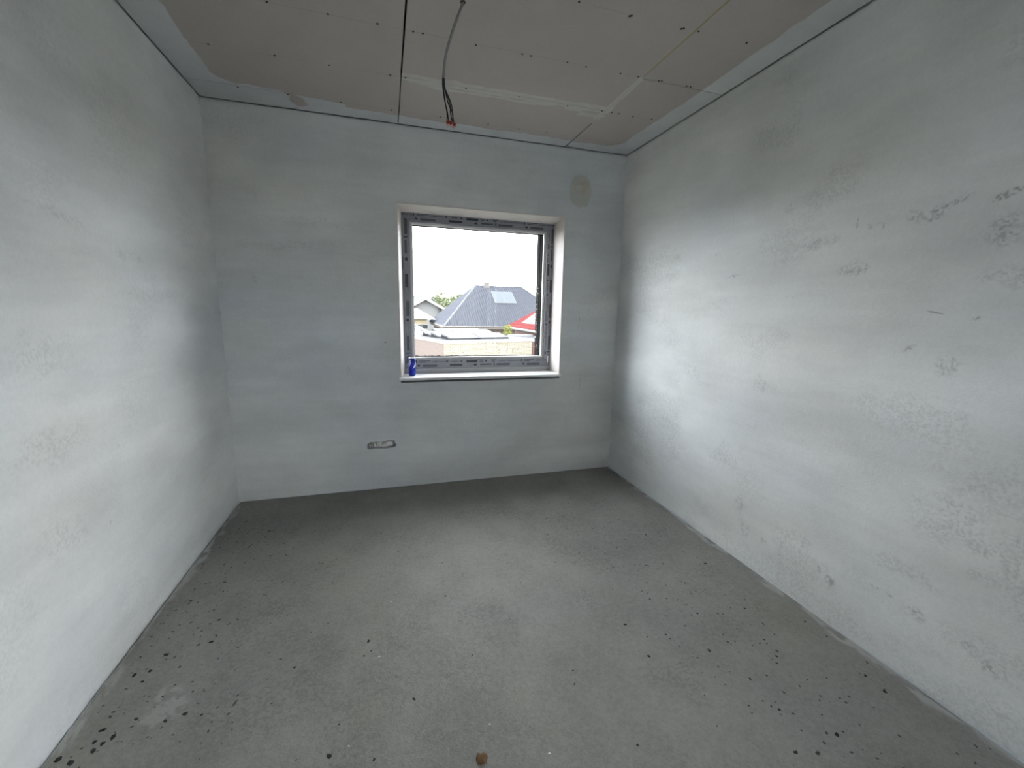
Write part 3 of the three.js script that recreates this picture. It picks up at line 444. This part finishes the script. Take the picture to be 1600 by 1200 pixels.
{ // cream brick garage, flat roof
  const g = tag(group('brick_garage'), 'flat-roofed cream brick garage with white roof edge in front of the houses', 'garage');
  const o = E(2.98, 0, 23.0), L = 5.92, Dp = 6.6, top = -1.7, bh = -GR + top;   // local: x along the front, y up from the ground, z forward (front face z = 0)
  const put = (q) => { const m = new THREE.Matrix4().makeBasis(u17, new THREE.Vector3(0, 1, 0), u17.clone().cross(new THREE.Vector3(0, 1, 0))).setPosition(new THREE.Vector3(o.x, EYE[1] + GR, o.z)); return q.applyMatrix4(m); };
  mesh('wall', put(box(0, L, 0, bh - 0.13, -Dp, 0)), creamMortar, g);
  const bl = 0.25, bhh = 0.083, gap = 0.02; srand(19);
  const variants = [0.92, 1.0, 1.08].map((k) => { const m = cream.clone(); m.color.multiplyScalar(k); return [m, []]; }), pinkB = [dull(0.113, 0.092, 0.084), []];
  const rows = Math.floor((bh - 0.11) / bhh);
  const soldier = (x, r) => (r >= rows - 8 && r < rows - 5) && ((x > 1.2 && x < 2.45) || (x > 3.55 && x < 4.75) || (x > -0.05 && x < 0.0));
  for (let r = Math.max(0, rows - 20); r < rows; r++) {
    const y = r * bhh, off = (r % 2) * bl / 2;
    for (let x = -off; x < L; x += bl) { const a = Math.max(0, x), b = Math.min(L, x + bl); if (b - a < 0.05 || soldier((a + b) / 2, r)) continue; variants[Math.floor(rnd() * 3)][1].push(put(box(a + gap / 2, b - gap / 2, y + gap, y + bhh, -0.02, 0.012))); }
    for (let z = -off; z < Dp; z += bl) { const a = Math.max(0, z), b = Math.min(Dp, z + bl); if (b - a < 0.05) continue; pinkB[1].push(put(box(-0.012, 0.02, y + gap, y + bhh, -b + gap / 2, -a - gap / 2))); }
  }
  for (const [s, e] of [[1.2, 2.45], [3.55, 4.75]]) for (let x = s; x < e; x += bhh) variants[Math.floor(rnd() * 3)][1].push(put(box(x + gap / 2, x + bhh - gap / 2, (rows - 8) * bhh + gap, (rows - 5) * bhh, -0.02, 0.012)));
  for (const [m, list] of [...variants, pinkB]) stuff(mesh('brick_courses', list, m, g));
  mesh('roof_edge', [put(box(-0.05, L + 0.05, bh - 0.13, bh, -0.12, 0.05)), put(box(-0.05, 0.12, bh - 0.13, bh, -Dp, -0.12)), put(box(L - 0.12, L + 0.05, bh - 0.13, bh, -Dp, -0.12)), put(box(-0.05, L + 0.05, bh - 0.13, bh, -Dp - 0.05, -Dp))], mat(0.176, 0.172, 0.168, 0.5), g);
  mesh('flat_roof', put(box(0, L, bh - 0.2, bh - 0.12, -Dp + 0.05, -0.1)), greyFelt, g);
}
{ // red brick garage beside it
  const g = tag(group('red_garage'), 'red brick garage with a flat grey roof right of the cream one', 'garage');
  const a = E(8.88, GR, 30.8), b = E(10.75, -1.92, 25.2);
  mesh('wall', box(a.x, b.x, a.y, b.y, a.z, b.z), mat(0.126, 0.092, 0.080, 0.9), g); srand(3); const bricks = [];
  for (let r = 0; r < 34; r++) { const y = b.y - (r + 1) * 0.075; for (let x = a.x - (r % 2) * 0.12; x < b.x; x += 0.24) { const p = Math.max(a.x, x), q = Math.min(b.x, x + 0.24); if (q - p > 0.05) bricks.push(box(p + 0.006, q - 0.006, y + 0.012, y + 0.075, b.z - 0.02, b.z + 0.012)); } }
  stuff(mesh('brick_courses', bricks, redBrick, g));
  const t = b.y + 0.12;
  mesh('roof_edge', box(a.x - 0.04, b.x + 0.04, b.y, t, b.z - 0.12, b.z + 0.04), trimWhite, g); mesh('roof_edge', box(a.x - 0.04, b.x + 0.04, b.y, t + 0.02, a.z - 0.04, a.z + 0.12), trimWhite, g); mesh('flat_roof', box(a.x, b.x, b.y - 0.02, b.y + 0.03, a.z, b.z), greyFelt, g);
}
const slant = Math.atan2(0.29, 0.957), onSlant = (x, y, d) => E(2.98 + 0.957 * x - 0.29 * d, y, 23.0 + 0.29 * x + 0.957 * d);   // metres along and behind the garage front
{ // wider flat-roofed hall behind the cream garage
  const o = onSlant(0, GR, 0), g = tag(group('flat_hall', o.x, o.y, o.z), 'wide flat-roofed hall behind the cream garage', 'building'); g.rotation.y = slant; const h = -GR - 2.0;
  mesh('wall', box(4.15, 8.7, 0, h, -14, -7.2), dirtyWhite, g); mesh('roof', box(4.1, 8.8, h, h + 0.08, -14.1, -7.1), greyFelt, g);
}
{ // rows of tilted panels on the two flat roofs
  const pm = dull(0.036, 0.037, 0.041, 0.6), bm = dull(0.006, 0.006, 0.007, 0.8);
  const row = (x, d, y, name) => {
    const o = onSlant(x, y, d), r = tag(group('solar_panel_row', o.x, o.y, o.z), name, 'solar panels', 'tilted panel rows on the flat roofs'); r.rotation.y = slant;
    for (let k = 0; k < 2; k++) mesh('solar_panel', rbox(0.015, 2.1, 0.03, 0.07, -1.2, 0, 0.01).rotateX(0.2).translate(k * 2.13, 0.02, 0), pm, r);
    const wedge = new THREE.Shape([new THREE.Vector2(0, 0), new THREE.Vector2(1.15, 0), new THREE.Vector2(1.15, 0.255), new THREE.Vector2(0, 0.03)]);
    for (let k = 0; k <= 2; k++) mesh('bracket', new THREE.ExtrudeGeometry(wedge, { depth: 0.03, bevelEnabled: false }).rotateY(Math.PI / 2).translate(k * 2.13 - 0.03, 0, 0), bm, r);
  };
  row(1.45, 2.35, -1.815, 'nearest row of tilted solar panels, on the cream garage roof'); row(1.43, 3.97, -1.815, 'second nearest row of tilted solar panels, on the cream garage roof'); row(1.43, 5.34, -1.815, 'third row of tilted solar panels, at the back of the garage roof');
  row(4.27, 8.9, -1.915, 'nearer row of tilted solar panels on the hall roof'); row(4.35, 10.8, -1.915, 'farthest row of tilted solar panels, on the hall roof');
}
{ // dark hipped outbuilding roof at lower left
  const g = tag(group('outbuilding'), 'low outbuilding with a dark tiled hip roof at the left edge of the window', 'building');
  const B = E(3.2, -1.99, 30.5), A = E(2.2, -1.30, 35.2), Bl = E(-4, -1.99, 30.5), Al = E(-1.5, -1.30, 35.2), Bb = E(3.2, -1.99, 36);
  const w0 = E(-3.8, GR, 35.8), w1 = E(2.95, -2.03, 30.9); mesh('wall', box(w0.x, w1.x, w0.y, w1.y, w0.z, w1.z), dirtyWhite, g);
  stuff(mesh('roof_tiles', tiles(Bl, B, Al, A, 0.4, 0.8, 0.1), mat(0.059, 0.061, 0.067, 0.5), g)); stuff(mesh('roof_tiles', tiles(B, Bb, A, A, 0.3, 0.4), mat(0.059, 0.061, 0.067, 0.5), g)); stuff(mesh('hip_tiles', capLine(B, A, 0.13), mat(0.013, 0.013, 0.015, 0.6), g));
}
{ // red roofed house on the right
  const g = tag(group('red_roof_house'), 'house with a red tiled roof and pale roof panels at the right', 'house');
  const ye = -1.52, xa = 10.9, xr = 16.2, yr = 2.1, da = 38, dz = 22;
  const BL = E(xa, ye, da), FL = E(xa, ye, dz), RBk = E(xr, yr, da - 5.3), RF = E(xr, yr, dz), BR = E(xr + 5.3, ye, da), FR = E(xr + 5.3, ye, dz);
  const w0 = E(xa + 0.5, GR, da - 0.5), w1 = E(xr + 4.8, ye - 0.1, dz + 0.3); mesh('wall', box(w0.x, w1.x, w0.y, w1.y, w0.z, w1.z), mat(0.063, 0.032, 0.023, 0.85), g);
  stuff(mesh('roof_tiles', tiles(BL, FL, RBk, RF), redTile, g)); stuff(mesh('roof_tiles', tiles(BR, BL, RBk, RBk), redTile, g)); stuff(mesh('roof_tiles', tiles(FR, BR, RF, RBk), redTile, g));
  stuff(mesh('hip_tiles', capLine(BL, RBk, 0.14), mat(0.101, 0.021, 0.019, 0.6), g)); mesh('gutter', beam(E(xa - 0.1, ye - 0.03, da), E(xa - 0.1, ye - 0.03, dz), 0.1), trimWhite, g);
  const sl = Math.atan2(yr - ye, xr - xa);
  for (let k = 0; k < 7; k++) { const c = E(xa + 1.9, ye + 1.9 * Math.tan(sl), 34.75 - k * 1.1), p = new THREE.Group(); p.name = 'roof_panel'; p.position.copy(c); p.rotation.z = sl; g.add(p);
    mesh('panel_frame', rbox(-1.7, 1.7, 0.1, 0.18, -0.53, 0.53, 0.015), dull(0.07, 0.07, 0.072, 0.6), p); mesh('panel_glass', box(-1.64, 1.64, 0.181, 0.187, -0.48, 0.48), dull(0.042, 0.046, 0.048, 0.6), p); }
}
{ // white gable house far left, with a lower brick wing before it
  const g = tag(group('gable_house'), 'pale house with a white-edged gable at the left, behind the brick wing', 'house');
  const D = 76, ax = 0.0895 * D, ay = 0.0262 * D, rx = 0.1325 * D, ry = 0.003 * D, lx = ax - (rx - ax), dep = 12;
  const wallS = new THREE.Shape([new THREE.Vector2(lx + 0.6, GR), new THREE.Vector2(rx - 0.6, GR), new THREE.Vector2(rx - 0.6, ry), new THREE.Vector2(ax, ay - 0.25), new THREE.Vector2(lx + 0.6, ry)]);
  mesh('wall', planarUV(new THREE.ExtrudeGeometry(wallS, { depth: dep, bevelEnabled: false }).translate(EYE[0], EYE[1], EYE[2] - D - dep - 0.8)), mat(0.088, 0.088, 0.086, 0.85), g);
  const th = 0.45; const roofS = (s) => new THREE.Shape([new THREE.Vector2(ax, ay), new THREE.Vector2(s, ry), new THREE.Vector2(s, ry - th), new THREE.Vector2(ax, ay - th)]);
  for (const s of [lx, rx]) { mesh('barge_board', planarUV(new THREE.ExtrudeGeometry(roofS(s), { depth: 0.15, bevelEnabled: false }).translate(EYE[0], EYE[1], EYE[2] - D)), mat(0.176, 0.176, 0.172, 0.7), g);
    mesh('roof', planarUV(new THREE.ExtrudeGeometry(roofS(s), { depth: dep + 1, bevelEnabled: false }).translate(EYE[0], EYE[1] + 0.06, EYE[2] - D - dep - 1.05)), mat(0.038, 0.040, 0.042, 0.7), g); }
  const pa = E(0.1175 * D, GR, D + 0.75), pb = E(0.1225 * D, 0.03 * D * 0.25, D + 0.6); mesh('downpipe', box(pa.x, pb.x, pa.y, pb.y, pa.z, pb.z), mat(0.038, 0.038, 0.034, 0.8), g);
  // dark roof of the rear part, showing above the left slope
  const r0 = E(1.2, 0.022 * 92, 92), r1 = E(7.9, 0.031 * 92, 96); mesh('rear_roof', [quadGeo(E(0.5, 0.6, 90), E(9.2, 0.6, 90), E(7.7, 2.75, 94), E(0.5, 2.75, 94))], mat(0.029, 0.032, 0.036, 0.7, { side: THREE.DoubleSide }), g);
}
{
  const g = tag(group('brick_wing'), 'low cream brick wing with a pale hipped roof and small dark windows', 'house');
  const D = 60, yA = 0.001 * D, xA = 0.0747 * D, xR = 0.112 * D, yE = -0.0235 * D, run = 4.2, a = E(xA - 6, GR, D + 8), b = E(xR - 1.2, yE, D);
  mesh('wall', box(a.x, b.x, a.y, b.y, a.z, b.z), dull(0.15, 0.125, 0.08), g);
  const f0 = E(xA - 8, yE, D - 0.4), f1 = E(xR, yE, D - 0.4), t0 = E(xA - 8, yA, D + run), t1 = E(xA, yA, D + run), k1 = E(xR, yE, D + 8.4), k0 = E(xA - 8, yE, D + 8.4);
  mesh('roof', [quadGeo(f0, f1, t1, t0), quadGeo(f1, k1, t1), quadGeo(k1, k0, t0, t1), quadGeo(f0, k0, k1, f1)], mat(0.151, 0.149, 0.143, 0.7, { side: THREE.DoubleSide }), g);
  for (const [s, w] of [[0.0745, 0.5], [0.0868, 0.75]]) { const c = E(s * D, -0.0405 * D, D); const f = mesh('window', box(c.x - w / 2 - 0.09, c.x + w / 2 + 0.09, c.y - 0.36, c.y + 0.36, c.z - 0.05, c.z + 0.03), trimWhite, g); mesh('glass', box(c.x - w / 2, c.x + w / 2, c.y - 0.28, c.y + 0.28, c.z + 0.03, c.z + 0.04), darkGlass, f); }
}
// ------------------------------------------------------------------ trees
function foliage(blobs, n, size, s) {
  srand(s); const pos = [];
  for (let i = 0; i < n; i++) {
    const [bx, by, bz, r] = blobs[Math.floor(rnd() * blobs.length)], th = rr(0, 6.283), c = rr(-1, 1), k = Math.sqrt(1 - c * c), R = r * Math.cbrt(rr(0.35, 1));
    const p = new THREE.Vector3(bx + R * k * Math.cos(th), by + R * c, bz + R * k * Math.sin(th)), a = new THREE.Vector3(rr(-1, 1), rr(-1, 1), rr(-1, 1)).normalize(), b = new THREE.Vector3(rr(-1, 1), rr(-1, 1), rr(-1, 1)).cross(a).normalize(), h = size * rr(0.6, 1.3);
    const A = p.clone().addScaledVector(a, h), B = p.clone().addScaledVector(a, -h), Cc = p.clone().addScaledVector(b, h * 0.55), Dd = p.clone().addScaledVector(b, -h * 0.55);
    for (const q of [A, Cc, B, A, B, Dd]) pos.push(q.x, q.y, q.z);
  }
  const g = new THREE.BufferGeometry(); g.setAttribute('position', new THREE.Float32BufferAttribute(pos, 3)); g.computeVertexNormals(); return g;
}
function tree(name, label, x, d, topY, width, color, s, grp) {
  const base = E(x, GR, d), t = tag(group(name, base.x, base.y, base.z), label, name.includes('bush') ? 'bush' : 'tree', grp), hgt = topY - GR, bl = []; srand(s);
  for (let i = 0; i < 9; i++) { const r = width * rr(0.22, 0.34); bl.push([rr(-1, 1) * (width / 2 - r), hgt * rr(0.45, 1) - r, rr(-1, 1) * (width / 2 - r) * 0.7, r]); } bl.push([rr(-0.1, 0.1), hgt - width * 0.26, 0, width * 0.26]);
  const m = mat(...color, 0.9, { side: THREE.DoubleSide });
  stuff(mesh('foliage', foliage(bl, 4200, width * 0.036, s + 1), m, t)); mesh('trunk', new THREE.CylinderGeometry(width * 0.02, width * 0.04, hgt * 0.6, 8).translate(0, hgt * 0.3, 0), mat(0.025, 0.019, 0.013, 0.9), t);
}
tree('broad_tree', 'broad pale green tree just left of the grey hip roof', 12.6, 98, 3.95, 6.2, [0.085, 0.10, 0.045], 5);
tree('broad_tree', 'pale green tree behind the slope of the grey hip roof', 17.0, 107, 4.2, 6.2, [0.09, 0.105, 0.047], 15);
tree('slim_conifer', 'slim dark green tree beside the white gable', 9.75, 92, 2.7, 1.6, [0.035, 0.048, 0.030], 25);
tree('leafy_bush', 'yellow-green bush before the brick wall of the large house', 9.75, 33.9, -1.15, 1.25, [0.115, 0.125, 0.025], 35);

renderer.render(scene, camera);
